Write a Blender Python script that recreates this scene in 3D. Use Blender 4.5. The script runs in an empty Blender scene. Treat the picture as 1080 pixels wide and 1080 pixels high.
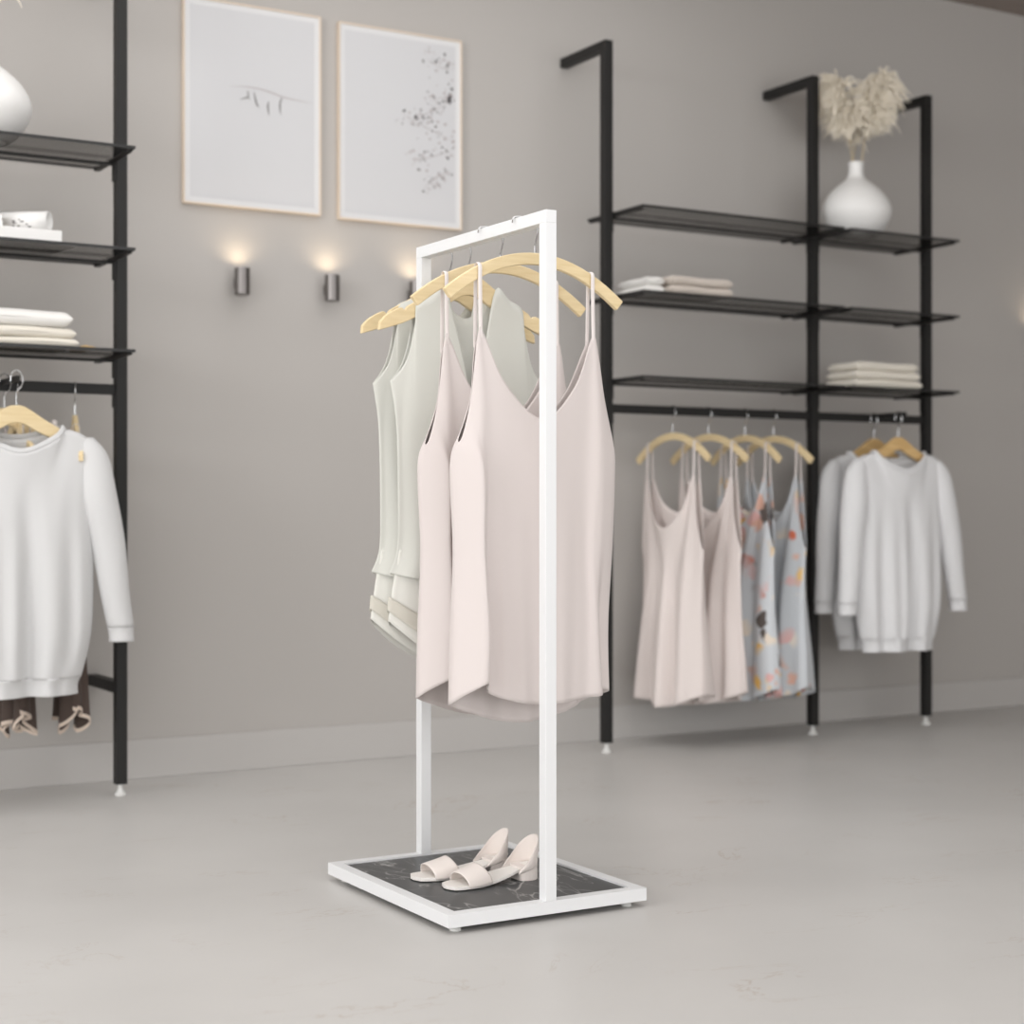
import bpy, bmesh, math, random
from mathutils import Vector, Matrix
random.seed(7)
PI = math.pi
col = bpy.context.scene.collection

# ------------------------------------------------------------------ helpers
def srgb(r, g, b):
    f = lambda c: (c/255/12.92) if c/255 <= .04045 else ((c/255+.055)/1.055)**2.4
    return (f(r), f(g), f(b), 1)

def mat(name, color, rough=.6, metal=0., spec=.5, sheen=0., bump=None, coat=0.):
    m = bpy.data.materials.new(name); m.use_nodes = True
    nt = m.node_tree; b = nt.nodes['Principled BSDF']
    b.inputs['Base Color'].default_value = color
    b.inputs['Roughness'].default_value = rough
    b.inputs['Metallic'].default_value = metal
    b.inputs['Specular IOR Level'].default_value = spec
    b.inputs['Sheen Weight'].default_value = sheen
    b.inputs['Coat Weight'].default_value = coat
    if bump:
        sc, st, dist = bump
        tc = nt.nodes.new('ShaderNodeTexCoord'); n = nt.nodes.new('ShaderNodeTexNoise')
        n.inputs['Scale'].default_value = sc; n.inputs['Detail'].default_value = 4
        nt.links.new(tc.outputs['Object'], n.inputs['Vector'])
        bp = nt.nodes.new('ShaderNodeBump'); bp.inputs['Strength'].default_value = st
        bp.inputs['Distance'].default_value = dist
        nt.links.new(n.outputs['Fac'], bp.inputs['Height'])
        nt.links.new(bp.outputs['Normal'], b.inputs['Normal'])
    return m

def nodes(m): return m.node_tree.nodes, m.node_tree.links, m.node_tree.nodes['Principled BSDF']

def ramp(nt, stops, interp='LINEAR'):
    r = nt.nodes.new('ShaderNodeValToRGB'); cr = r.color_ramp; cr.interpolation = interp
    while len(cr.elements) < len(stops): cr.elements.new(.5)
    for e, (p, c) in zip(cr.elements, stops): e.position = p; e.color = c
    return r

def link(name, me, m, parent=None, loc=(0, 0, 0), smooth=True):
    o = bpy.data.objects.new(name, me); col.objects.link(o)
    if m: me.materials.append(m)
    if smooth:
        for p in me.polygons: p.use_smooth = True
        me.set_sharp_from_angle(angle=math.radians(42))
    o.location = loc
    if parent: o.parent = parent
    return o

def from_bm(name, bm, m, parent=None, loc=(0, 0, 0), smooth=False, bevel=0):
    bmesh.ops.recalc_face_normals(bm, faces=bm.faces)
    me = bpy.data.meshes.new(name); bm.to_mesh(me); bm.free()
    o = link(name, me, m, parent, loc, smooth)
    if bevel:
        b = o.modifiers.new('bevel', 'BEVEL'); b.width = bevel; b.segments = 2; b.limit_method = 'ANGLE'
    return o

def thing(name, label, cat, loc=(0, 0, 0), rz=0, group=None):
    o = bpy.data.objects.new(name, None); col.objects.link(o); o.empty_display_size = .05
    o.location = loc; o.rotation_euler = (0, 0, rz)
    o['label'] = label; o['category'] = cat
    if group: o['group'] = group
    return o

def tag(o, label, cat, group=None):
    o['label'] = label; o['category'] = cat
    if group: o['group'] = group
    return o

def dup(root, loc, rz, label, group=None, mats=None):
    r = root.copy(); col.objects.link(r); r.location = loc; r.rotation_euler = (0, 0, rz)
    r['label'] = label
    if group: r['group'] = group
    def rec(src, dst):
        for ch in list(src.children):
            c = ch.copy()
            if mats and c.data:
                c.data = ch.data.copy()
                for i, mm in enumerate(c.data.materials):
                    if mm.name in mats: c.data.materials[i] = mats[mm.name]
            col.objects.link(c); c.parent = dst; rec(ch, c)
    rec(root, r)
    return r

def add_box(bm, x0, x1, y0, y1, z0, z1):
    v = [bm.verts.new(p) for p in [(x0,y0,z0),(x1,y0,z0),(x1,y1,z0),(x0,y1,z0),(x0,y0,z1),(x1,y0,z1),(x1,y1,z1),(x0,y1,z1)]]
    for f in [(0,3,2,1),(4,5,6,7),(0,1,5,4),(1,2,6,5),(2,3,7,6),(3,0,4,7)]: bm.faces.new([v[i] for i in f])

def box(name, b, m, parent=None, bevel=0.0):
    bm = bmesh.new(); add_box(bm, *b)
    return from_bm(name, bm, m, parent, bevel=bevel)

def struct(o): o['kind'] = 'structure'; return o

def frames(path):
    P = [Vector(p) for p in path]; T = []
    for i in range(len(P)):
        a = P[max(i-1, 0)]; b = P[min(i+1, len(P)-1)]; T.append((b-a).normalized())
    n = T[0].orthogonal().normalized(); N = []
    for t in T:
        n = (n - t*n.dot(t)).normalized(); N.append(n)
    return P, T, N

def add_tube(bm, path, rad, seg=8, ref=None, rad2=None, closed_caps=True):
    """sweep an ellipse (rad along ref, rad2 across) along a path"""
    P, T, N = frames(path); rings = []
    for i, (p, t, n) in enumerate(zip(P, T, N)):
        if ref is not None:
            n = Vector(ref); n = (n - t*n.dot(t)).normalized()
        b = t.cross(n)
        r = rad[i] if isinstance(rad, (list, tuple)) else rad
        q = (rad2[i] if isinstance(rad2, (list, tuple)) else rad2) if rad2 is not None else r
        rings.append([bm.verts.new(p + n*(r*math.cos(2*PI*k/seg)) + b*(q*math.sin(2*PI*k/seg))) for k in range(seg)])
    for a, c in zip(rings, rings[1:]):
        for k in range(seg): bm.faces.new((a[k], a[(k+1) % seg], c[(k+1) % seg], c[k]))
    if closed_caps:
        bm.faces.new(rings[0][::-1]); bm.faces.new(rings[-1])

def cr(p0, p1, p2, p3, t):
    return tuple(.5*((2*b) + (-a+c)*t + (2*a-5*b+4*c-d)*t*t + (-a+3*b-3*c+d)*t*t*t) for a, b, c, d in zip(p0, p1, p2, p3))

def spline(pts, n, closed=False):
    out = []; K = len(pts)
    rng = K if closed else K-1
    for i in range(rng):
        if closed: q = [pts[(i-1) % K], pts[i], pts[(i+1) % K], pts[(i+2) % K]]
        else: q = [pts[max(i-1, 0)], pts[i], pts[i+1], pts[min(i+2, K-1)]]
        for s in range(n): out.append(cr(*q, s/n))
    if not closed: out.append(tuple(pts[-1]))
    return out

def lathe(name, prof, m, parent=None, seg=48, loc=(0, 0, 0)):
    bm = bmesh.new(); rings = []
    for r, z in prof:
        rings.append([bm.verts.new((max(r, 1e-5)*math.cos(2*PI*k/seg), max(r, 1e-5)*math.sin(2*PI*k/seg), z)) for k in range(seg)])
    for a, b in zip(rings, rings[1:]):
        for k in range(seg): bm.faces.new((a[k], a[(k+1) % seg], b[(k+1) % seg], b[k]))
    bmesh.ops.remove_doubles(bm, verts=bm.verts, dist=1e-4)
    return from_bm(name, bm, m, parent, loc, smooth=True)

def extrude_outline(bm, pts, y0, y1):
    """outline in the x-z plane, extruded along y"""
    a = [bm.verts.new((x, y0, z)) for x, z in pts]; b = [bm.verts.new((x, y1, z)) for x, z in pts]
    n = len(pts)
    bm.faces.new(a); bm.faces.new(b[::-1])
    for i in range(n): bm.faces.new((a[i], b[i], b[(i+1) % n], a[(i+1) % n]))

# ------------------------------------------------------------------ materials
M = {}
M['wall'] = mat('wall_paint', srgb(183, 179, 175), .9, spec=.2, bump=(60, .05, .002))
M['skirting'] = mat('skirting_paint', srgb(189, 186, 183), .8, spec=.2)
M['ceiling'] = mat('ceiling_paint', srgb(150, 140, 134), .9, spec=.2)

# pale stone floor with sparse fine brown veins
M['floor'] = mat('pale_stone_floor', srgb(200, 196, 190), .38, spec=.32)
n, l, b = nodes(M['floor']); nt = M['floor'].node_tree
tc = n.new('ShaderNodeTexCoord')
mp = n.new('ShaderNodeMapping'); mp.inputs['Scale'].default_value = (1.0, 1.0, 1.0); mp.inputs['Rotation'].default_value = (0, 0, .5)
l.new(tc.outputs['Object'], mp.inputs['Vector'])
cloud = n.new('ShaderNodeTexNoise'); cloud.inputs['Scale'].default_value = 1.3; cloud.inputs['Detail'].default_value = 5
l.new(mp.outputs['Vector'], cloud.inputs['Vector'])
crp = ramp(nt, [(.3, srgb(193, 191, 188)), (.7, srgb(203, 201, 198))]); l.new(cloud.outputs['Fac'], crp.inputs['Fac'])
vn = n.new('ShaderNodeTexNoise'); vn.inputs['Scale'].default_value = 2.2; vn.inputs['Detail'].default_value = 9; vn.inputs['Roughness'].default_value = .62; vn.inputs['Distortion'].default_value = .9
mp2 = n.new('ShaderNodeMapping'); mp2.inputs['Scale'].default_value = (.8, 2.0, 1); mp2.inputs['Rotation'].default_value = (0, 0, -.55)
l.new(tc.outputs['Object'], mp2.inputs['Vector']); l.new(mp2.outputs['Vector'], vn.inputs['Vector'])
vr = ramp(nt, [(.494, (0, 0, 0, 1)), (.5, (1, 1, 1, 1)), (.506, (0, 0, 0, 1))]); l.new(vn.outputs['Fac'], vr.inputs['Fac'])
mk = n.new('ShaderNodeTexNoise'); mk.inputs['Scale'].default_value = 3.1; mk.inputs['Detail'].default_value = 2
l.new(tc.outputs['Object'], mk.inputs['Vector'])
mr = ramp(nt, [(.5, (0, 0, 0, 1)), (.68, (1, 1, 1, 1))]); l.new(mk.outputs['Fac'], mr.inputs['Fac'])
mul = n.new('ShaderNodeMath'); mul.operation = 'MULTIPLY'; l.new(vr.outputs['Color'], mul.inputs[0]); l.new(mr.outputs['Color'], mul.inputs[1])
mul2 = n.new('ShaderNodeMath'); mul2.operation = 'MULTIPLY'; mul2.inputs[1].default_value = .5; l.new(mul.outputs[0], mul2.inputs[0])
mx = n.new('ShaderNodeMix'); mx.data_type = 'RGBA'
l.new(mul2.outputs[0], mx.inputs['Factor']); l.new(crp.outputs['Color'], mx.inputs['A']); mx.inputs['B'].default_value = srgb(150, 124, 98)
l.new(mx.outputs['Result'], b.inputs['Base Color'])

M['white_steel'] = mat('white_powder_coat', srgb(232, 233, 234), .4, spec=.4)
M['black_steel'] = mat('black_powder_coat', srgb(30, 29, 28), .5, spec=.35)
M['chrome'] = mat('chrome_wire', srgb(205, 205, 205), .18, metal=1)
M['foot_plastic'] = mat('clear_foot', srgb(225, 225, 222), .25, spec=.6)
M['pine'] = mat('pale_pine', srgb(222, 199, 152), .5, spec=.3)
M['beech'] = mat('warm_beech', srgb(214, 178, 122), .5, spec=.3)
for k, c0, c1 in (('pine', srgb(222, 200, 156), srgb(232, 212, 172)), ('beech', srgb(200, 163, 108), srgb(222, 190, 136))):
    n, l, b = nodes(M[k]); nt = M[k].node_tree
    tc = n.new('ShaderNodeTexCoord'); mp = n.new('ShaderNodeMapping'); mp.inputs['Scale'].default_value = (6, 40, 70)
    l.new(tc.outputs['Object'], mp.inputs['Vector'])
    no = n.new('ShaderNodeTexNoise'); no.inputs['Scale'].default_value = 1.5; no.inputs['Detail'].default_value = 4
    l.new(mp.outputs['Vector'], no.inputs['Vector'])
    r = ramp(nt, [(.35, c0), (.65, c1)]); l.new(no.outputs['Fac'], r.inputs['Fac']); l.new(r.outputs['Color'], b.inputs['Base Color'])

# dark veined marble laminate
M['marble'] = mat('dark_marble', srgb(74, 74, 75), .36, spec=.3)
n, l, b = nodes(M['marble']); nt = M['marble'].node_tree
tc = n.new('ShaderNodeTexCoord')
def vein(scale, w, rot, stretch, strength):
    mp = n.new('ShaderNodeMapping'); mp.inputs['Rotation'].default_value = (0, 0, rot); mp.inputs['Scale'].default_value = (1, stretch, 1)
    l.new(tc.outputs['Object'], mp.inputs['Vector'])
    no = n.new('ShaderNodeTexNoise'); no.inputs['Scale'].default_value = scale; no.inputs['Detail'].default_value = 3.5; no.inputs['Distortion'].default_value = 1.3
    l.new(mp.outputs['Vector'], no.inputs['Vector'])
    r = ramp(nt, [(.5-w, (0, 0, 0, 1)), (.5, (strength, strength, strength, 1)), (.5+w, (0, 0, 0, 1))]); l.new(no.outputs['Fac'], r.inputs['Fac'])
    return r
v1 = vein(5.0, .006, .9, .40, 1.0); v2 = vein(9.0, .008, -.6, .25, .75)
ad = n.new('ShaderNodeMath'); ad.operation = 'MAXIMUM'; l.new(v1.outputs['Color'], ad.inputs[0]); l.new(v2.outputs['Color'], ad.inputs[1])
mk = n.new('ShaderNodeTexNoise'); mk.inputs['Scale'].default_value = 9
l.new(tc.outputs['Object'], mk.inputs['Vector'])
mr = ramp(nt, [(.34, (0, 0, 0, 1)), (.52, (1, 1, 1, 1))]); l.new(mk.outputs['Fac'], mr.inputs['Fac'])
mu = n.new('ShaderNodeMath'); mu.operation = 'MULTIPLY'; l.new(ad.outputs[0], mu.inputs[0]); l.new(mr.outputs['Color'], mu.inputs[1])
mx = n.new('ShaderNodeMix'); mx.data_type = 'RGBA'; mx.inputs['A'].default_value = srgb(78, 79, 80); mx.inputs['B'].default_value = srgb(176, 175, 173)
l.new(mu.outputs[0], mx.inputs['Factor']); l.new(mx.outputs['Result'], b.inputs['Base Color'])

# smoked glass: tinted transparency with a glossy coat
M['glass'] = bpy.data.materials.new('smoked_glass'); M['glass'].use_nodes = True
nt = M['glass'].node_tree; nt.nodes.clear()
out = nt.nodes.new('ShaderNodeOutputMaterial'); tr = nt.nodes.new('ShaderNodeBsdfTransparent'); tr.inputs['Color'].default_value = (.60, .595, .59, 1)
gl = nt.nodes.new('ShaderNodeBsdfGlossy'); gl.inputs['Color'].default_value = (.42, .42, .42, 1); gl.inputs['Roughness'].default_value = .08
fr = nt.nodes.new('ShaderNodeFresnel'); fr.inputs['IOR'].default_value = 1.32
ms = nt.nodes.new('ShaderNodeMixShader'); ge = nt.nodes.new('ShaderNodeNewGeometry'); iv = nt.nodes.new('ShaderNodeMath'); iv.operation = 'SUBTRACT'; iv.inputs[0].default_value = 1; nt.links.new(ge.outputs['Backfacing'], iv.inputs[1])
ff = nt.nodes.new('ShaderNodeMath'); ff.operation = 'MULTIPLY'; nt.links.new(fr.outputs[0], ff.inputs[0]); nt.links.new(iv.outputs[0], ff.inputs[1]); nt.links.new(ff.outputs[0], ms.inputs[0]); nt.links.new(tr.outputs[0], ms.inputs[1]); nt.links.new(gl.outputs[0], ms.inputs[2])
nt.links.new(ms.outputs[0], out.inputs['Surface'])
M['glass_edge'] = mat('dark_glass_edge', srgb(26, 26, 26), .3)

def cloth(name, color, rough=.85, sheen=.15, bump=(900, .12, .0006)): return mat(name, color, rough, spec=.2, sheen=sheen, bump=bump)
M['blush'] = cloth('blush_satin', srgb(215, 206, 203), .6, .1, bump=None)
M['blush_strap'] = cloth('blush_strap', srgb(228, 220, 217), .6, .1, bump=None)
M['blush_lit'] = cloth('blush_satin_lit', srgb(230, 220, 216), .6, .1, bump=None)  # same blush satin, colour lightened so the wall-rack camisoles look more brightly lit
M['sage'] = cloth('pale_sage_cloth', srgb(208, 208, 201), .7)
M['sage_under'] = cloth('sage_under_layer', srgb(224, 223, 216), .7)
M['sage_trim'] = cloth('sage_hem_trim', srgb(206, 202, 191), .7)
M['knit'] = cloth('white_knit', srgb(213, 213, 213), .95, .2, bump=(700, .4, .001))
M['knit_grey'] = cloth('light_grey_knit', srgb(224, 224, 225), .95, .2, bump=(700, .4, .001))
M['towel'] = cloth('folded_offwhite_cloth', srgb(226, 220, 208), .9, .2, bump=(300, .4, .001))
M['towel_beige'] = cloth('folded_beige_cloth', srgb(206, 196, 186), .9, .2, bump=(300, .4, .001))
M['towel_white'] = cloth('folded_white_cloth', srgb(236, 234, 230), .9, .2, bump=(300, .4, .001))
M['lace'] = cloth('cream_lace', srgb(222, 205, 190), .9)
M['brown_cloth'] = cloth('dark_brown_cloth', srgb(86, 74, 68), .85)
M['suede'] = cloth('nude_suede', srgb(234, 225, 219), .8, .2, bump=(500, .2, .0006))
M['sole'] = mat('cream_leather_sole', srgb(240, 236, 231), .55, spec=.3)
M['porcelain'] = mat('white_ceramic', srgb(236, 235, 233), .45, spec=.4)
M['pampas'] = mat('dried_pampas', srgb(246, 238, 223), .95, spec=.1)
M['stem'] = mat('dried_stem', srgb(204, 186, 150), .9, spec=.1)
M['paper'] = mat('white_paper', srgb(236, 235, 233), .7, spec=.2)
M['paper_edge'] = mat('cream_page_edges', srgb(206, 198, 184), .9, spec=.1)
M['ink'] = mat('grey_ink', srgb(112, 108, 108), .8, spec=.1)
M['ink_dark'] = mat('black_ink', srgb(62, 58, 60), .8, spec=.1)
M['ink_pale'] = mat('pale_ink', srgb(178, 170, 170), .8, spec=.1)
M['oak'] = mat('pale_oak_frame', srgb(222, 206, 188), .55, spec=.3)
M['poster'] = mat('poster_paper', srgb(206, 206, 208), .55, spec=.35)
M['mount'] = mat('poster_border', srgb(219, 219, 220), .6, spec=.3)
M['gunmetal'] = mat('brushed_gunmetal', srgb(132, 128, 126), .35, metal=1)
M['lamp_inner'] = bpy.data.materials.new('lamp_glow'); M['lamp_inner'].use_nodes = True
_b = M['lamp_inner'].node_tree.nodes['Principled BSDF']; _b.inputs['Emission Color'].default_value = (1, .62, .3, 1); _b.inputs['Emission Strength'].default_value = 3

def floral(name, base, seedv, amount=.5):
    m = cloth(name, base, .7, bump=None); n, l, b = nodes(m); nt = m.node_tree
    tc = n.new('ShaderNodeTexCoord'); mp = n.new('ShaderNodeMapping'); mp.inputs['Location'].default_value = (seedv, seedv*.7, seedv*1.3)
    l.new(tc.outputs['Object'], mp.inputs['Vector'])
    wn = n.new('ShaderNodeTexNoise'); wn.inputs['Scale'].default_value = 16; wn.inputs['Detail'].default_value = 3
    l.new(mp.outputs['Vector'], wn.inputs['Vector'])
    va = n.new('ShaderNodeVectorMath'); va.operation = 'MULTIPLY_ADD'; va.inputs[1].default_value = (.09, .09, .09)
    l.new(wn.outputs['Color'], va.inputs[0]); l.new(mp.outputs['Vector'], va.inputs[2])
    vo = n.new('ShaderNodeTexVoronoi'); vo.inputs['Scale'].default_value = 15
    l.new(va.outputs[0], vo.inputs['Vector'])
    sp = n.new('ShaderNodeSeparateColor'); l.new(vo.outputs['Color'], sp.inputs[0])
    r = ramp(nt, [(0, srgb(222, 178, 160)), (.22, srgb(206, 112, 84)), (.34, srgb(232, 220, 205)), (.6, srgb(236, 190, 104)), (.72, srgb(92, 84, 80)), (.86, srgb(224, 180, 176))], 'CONSTANT')
    l.new(sp.outputs[0], r.inputs['Fac'])
    dm = ramp(nt, [(.40, (1, 1, 1, 1)), (.52, (0, 0, 0, 1))]); l.new(vo.outputs['Distance'], dm.inputs['Fac'])
    big = n.new('ShaderNodeTexNoise'); big.inputs['Scale'].default_value = 4.5; big.inputs['Detail'].default_value = 1
    l.new(mp.outputs['Vector'], big.inputs['Vector'])
    br = ramp(nt, [(amount-.04, (0, 0, 0, 1)), (amount+.03, (1, 1, 1, 1))]); l.new(big.outputs['Fac'], br.inputs['Fac'])
    mu = n.new('ShaderNodeMath'); mu.operation = 'MULTIPLY'; l.new(dm.outputs['Color'], mu.inputs[0]); l.new(br.outputs['Color'], mu.inputs[1])
    mx = n.new('ShaderNodeMix'); mx.data_type = 'RGBA'; mx.inputs['A'].default_value = base
    l.new(mu.outputs[0], mx.inputs['Factor']); l.new(r.outputs['Color'], mx.inputs['B']); l.new(mx.outputs['Result'], b.inputs['Base Color'])
    return m
M['floral'] = floral('floral_print', srgb(206, 210, 214), 0.0, .42)
M['floral_brown'] = floral('brown_floral_print', srgb(104, 90, 82), 6.3, .62)
M['floral_dark'] = floral('floral_print_grey', srgb(200, 204, 208), 3.1, .47)

# ------------------------------------------------------------------ setting
WY = 4.885
CEIL = 2.857
struct(box('floor', (-4.5, 6.6, -3.2, WY, -.08, 0), M['floor']))
struct(box('wall_back', (-4.5, 6.6, WY, WY+.12, 0, CEIL), M['wall']))
struct(box('wall_right', (6.6, 6.72, -3.2, WY+.12, 0, CEIL), M['wall']))
struct(box('ceiling', (-4.5, 6.72, -3.2, WY+.12, CEIL, CEIL+.1), M['ceiling']))
struct(box('baseboard_back', (-4.5, 6.6, WY-.012, WY, 0, .117), M['skirting'], bevel=.002))

# ------------------------------------------------------------------ black wall racks
PY = 4.62; TW = .016; TOP = 2.368
def wall_rack(posts, label, shelves_z, arm_x):
    t = thing('wall_shelving_rack', label, 'shelving rack', (posts[0], PY, 0))
    ox = posts[0]
    def L(x): return x-ox
    for x in posts:
        u = box('upright', (L(x)-TW, L(x)+TW, -TW, TW, .032, TOP), M['black_steel'], t, bevel=.0015)
        box('top_arm', (L(x)-TW, L(x)+TW, TW, WY-PY, TOP-2*TW, TOP), M['black_steel'], t, bevel=.0015)
        box('lower_arm', (L(x)-TW, L(x)+TW, TW, WY-PY, .288, .288+2*TW), M['black_steel'], t, bevel=.0015)
        f = lathe('levelling_foot', [(0, 0), (.016, 0), (.017, .006), (.010, .012), (.007, .016), (.007, .034), (0, .034)], M['foot_plastic'], t, 20, (L(x), 0, 0))
    for a, b_ in zip(posts, posts[1:]):
        x0, x1 = L(a)+TW+.003, L(b_)-TW-.003
        for z in shelves_z:
            s = box('glass_shelf', (x0, x1, 4.437-PY, 4.757-PY, z-.008, z), M['glass'], t)
            bm = bmesh.new(); e = .003
            add_box(bm, x0, x1, 4.435-PY-e, 4.437-PY, z-.008, z); add_box(bm, x0, x1, 4.757-PY, 4.757-PY+e, z-.008, z)
            add_box(bm, x0-e, x0, 4.435-PY-e, 4.757-PY+e, z-.008, z); add_box(bm, x1, x1+e, 4.435-PY-e, 4.757-PY+e, z-.008, z)
            from_bm('glass_edge', bm, M['glass_edge'], s)
            box('shelf_rail', (L(a)+TW, L(b_)-TW, -.006, .006, z-.021, z-.0136), M['black_steel'], t)
            for xx in (x0, x1-.016):
                box('shelf_bracket', (xx, xx+.016, 4.452-PY, 4.757-PY, z-.0135, z-.0085), M['black_steel'], t)
            for xx in (L(a)+TW, L(b_)-TW-.005):
                box('bracket_plate', (xx, xx+.005, -.012, .012, z-.065, z-.0136), M['black_steel'], t)
        box('hanging_rail', (L(a)+TW, L(b_)-TW, -.006, .006, 1.130, 1.160), M['black_steel'], t, bevel=.001)
        for xx in (L(a)+TW, L(b_)-TW-.005):
            box('rail_bracket', (xx, xx+.005, -.012, .012, 1.095, 1.1299), M['black_steel'], t)
    box('face_out_arm', (L(arm_x)-.004, L(arm_x)+.004, 4.44-PY, -.0061, 1.146, 1.160), M['black_steel'], t, bevel=.001)
    return t
SZ = [1.797, 1.520, 1.243]
wall_rack([.543, 1.437], 'black steel shelving rack with smoked glass shelves at the left edge of the photo', SZ, 1.108)
wall_rack([3.086, 3.978, 4.532], 'black steel wall shelving rack with three posts and two bays, behind the white stand', SZ, 4.257)

# ------------------------------------------------------------------ white display stand
X0, X1, Y0, Y1 = 1.495, 1.950, 2.773, 3.326
CX = 1.7225; T = .0125
st = thing('clothes_stand', 'white steel free-standing clothes rail on a square dark marble base', 'clothes rack', (CX, (Y0+Y1)/2, 0))
def P(x0, x1, y0, y1, z0, z1): c = (Y0+Y1)/2; return (x0-CX, x1-CX, y0-c, y1-c, z0, z1)
bm = bmesh.new()
zt, zb = .038, .013
add_box(bm, *P(X0, X1, Y0, Y0+.025, zb, zt)); add_box(bm, *P(X0, X1, Y1-.025, Y1, zb, zt))
add_box(bm, *P(X0, X0+.025, Y0+.025, Y1-.025, zb, zt)); add_box(bm, *P(X1-.025, X1, Y0+.025, Y1-.025, zb, zt))
from_bm('base_frame', bm, M['white_steel'], st)
box('marble_panel', P(X0+.0255, X1-.0255, Y0+.0255, Y1-.0255, .018, .034), M['marble'], st)
box('upright', P(CX-T, CX+T, Y0, Y0+.025, zt, 1.367), M['white_steel'], st, bevel=.001)
box('upright', P(CX-T, CX+T, Y1-.025, Y1, zt, 1.367), M['white_steel'], st, bevel=.001)
box('top_bar', P(CX-T, CX+T, Y0, Y1, 1.367, 1.392), M['white_steel'], st, bevel=.001)
for x in (X0+.03, X1-.03):
    for y in (Y0+.03, Y1-.03):
        lathe('foot', [(0, 0), (.011, 0), (.012, .004), (.008, .008), (.008, .0129), (0, .0129)], M['foot_plastic'], st, 16, (x-CX, y-(Y0+Y1)/2, 0))

# ------------------------------------------------------------------ hangers
HOOK_STAND = [(0, 0, -.004), (0, 0, .018), (.005, 0, .040), (.004, 0, .058), (-.007, 0, .067), (-.021, 0, .0705), (-.042, 0, .0705), (-.051, 0, .067), (-.054, 0, .057)]
HOOK_RAIL = [(0, 0, -.004), (0, 0, .034), (.012, 0, .050), (.0165, 0, .068), (.012, 0, .085), (0, 0, .092), (-.012, 0, .085), (-.015, 0, .070), (-.0155, 0, .062)]
HOOK_ARM = HOOK_RAIL
def hook(parent, path):
    bm = bmesh.new(); add_tube(bm, spline(path, 6), .0019, 8)
    return from_bm('hook', bm, M['chrome'], parent, smooth=True)

def arc_z(x): return -1.9*x*x
def curved_hanger(hookpath, label, loc, rz, group, wood):
    t = thing('curved_hanger', label, 'clothes hanger', loc, rz, group)
    bm = bmesh.new(); N = 30; W = .212; top = []; bot = []
    for i in range(N+1):
        x = -W + 2*W*i/N; z = arc_z(x); dz = -3.8*x; nl = math.hypot(1, dz)
        h = .012
        top.append((x - dz/nl*h*0 , z)); bot.append((x + dz/nl*2*h, z - 2*h/nl))
    extrude_outline(bm, top + bot[::-1], -.006, .006)
    from_bm('wooden_arm', bm, M[wood], t, bevel=.002)
    hook(t, hookpath)
    return t
def shaped_hanger(hookpath, label, loc, rz, group, wood):
    t = thing('notched_hanger', label, 'clothes hanger', loc, rz, group)
    tp = [(0, 0), (.018, -.002), (.04, -.014), (.07, -.034), (.105, -.054), (.14, -.073), (.150, -.079), (.158, -.088), (.166, -.083), (.180, -.088), (.203, -.102), (.222, -.122)]
    bt = [(.219, -.134), (.205, -.130), (.165, -.117), (.12, -.097), (.08, -.080), (.045, -.064), (.02, -.050), (0, -.046)]
    half = spline(tp, 3)[:-1] + spline(bt, 3)
    left = [(-x, z) for x, z in half[1:-1]][::-1]
    bm = bmesh.new(); extrude_outline(bm, half + left, -.006, .006)
    from_bm('wooden_body', bm, M[wood], t, bevel=.0025)
    hook(t, hookpath)
    return t

# ------------------------------------------------------------------ garments
def shell(name, levels, m, parent, nk=5, nl=8, thick=.0016, folds=None, closed=True, ease=None):
    """levels: loops of K control points; Catmull-Rom both ways -> one cloth sheet"""
    loops = [spline(L, nk, closed) for L in levels]
    cols = list(zip(*loops)); grid = [spline(list(c), nl) for c in cols]
    nC = len(grid); nR = len(grid[0])
    if folds:
        for i in range(nC):
            for j in range(nR):
                x, y, z = grid[i][j]; dx, dy, dz = folds(i/nC, j/(nR-1), x, y, z)
                grid[i][j] = (x+dx, y+dy, z+dz)
    vs = [p for c in grid for p in c]; fs = []
    for i in range(nC if closed else nC-1):
        a = i*nR; b_ = ((i+1) % nC)*nR
        for j in range(nR-1): fs.append((a+j, a+j+1, b_+j+1, b_+j))
    me = bpy.data.meshes.new(name); me.from_pydata(vs, [], fs); me.update()
    o = link(name, me, m, parent)
    s = o.modifiers.new('thickness', 'SOLIDIFY'); s.thickness = thick; s.offset = 0
    return o

def strap(parent, m, x, tipf, tipb, ztop, w=.0045):
    """thin strap from the front tip, over the hanger, to the back tip"""
    f = Vector(tipf); b_ = Vector(tipb)
    pts = [tuple(f + Vector((0, .001, -.012))), tuple(f), tuple(f.lerp(Vector((x, -.0085, ztop-.03)), .55)), (x, -.0092, ztop-.024), (x, -.0088, ztop-.004), (x, -.004, ztop+.0035),
           (x, .004, ztop+.0035), (x, .0088, ztop-.004), (x, .0092, ztop-.024), tuple(b_.lerp(Vector((x, .0085, ztop-.03)), .5)), tuple(b_), tuple(b_ + Vector((0, -.001, -.012)))]
    bm = bmesh.new(); add_tube(bm, spline(pts, 4), w, 8, ref=(1, 0, 0), rad2=.0012)
    return from_bm('strap', bm, m, parent, smooth=True)

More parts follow.
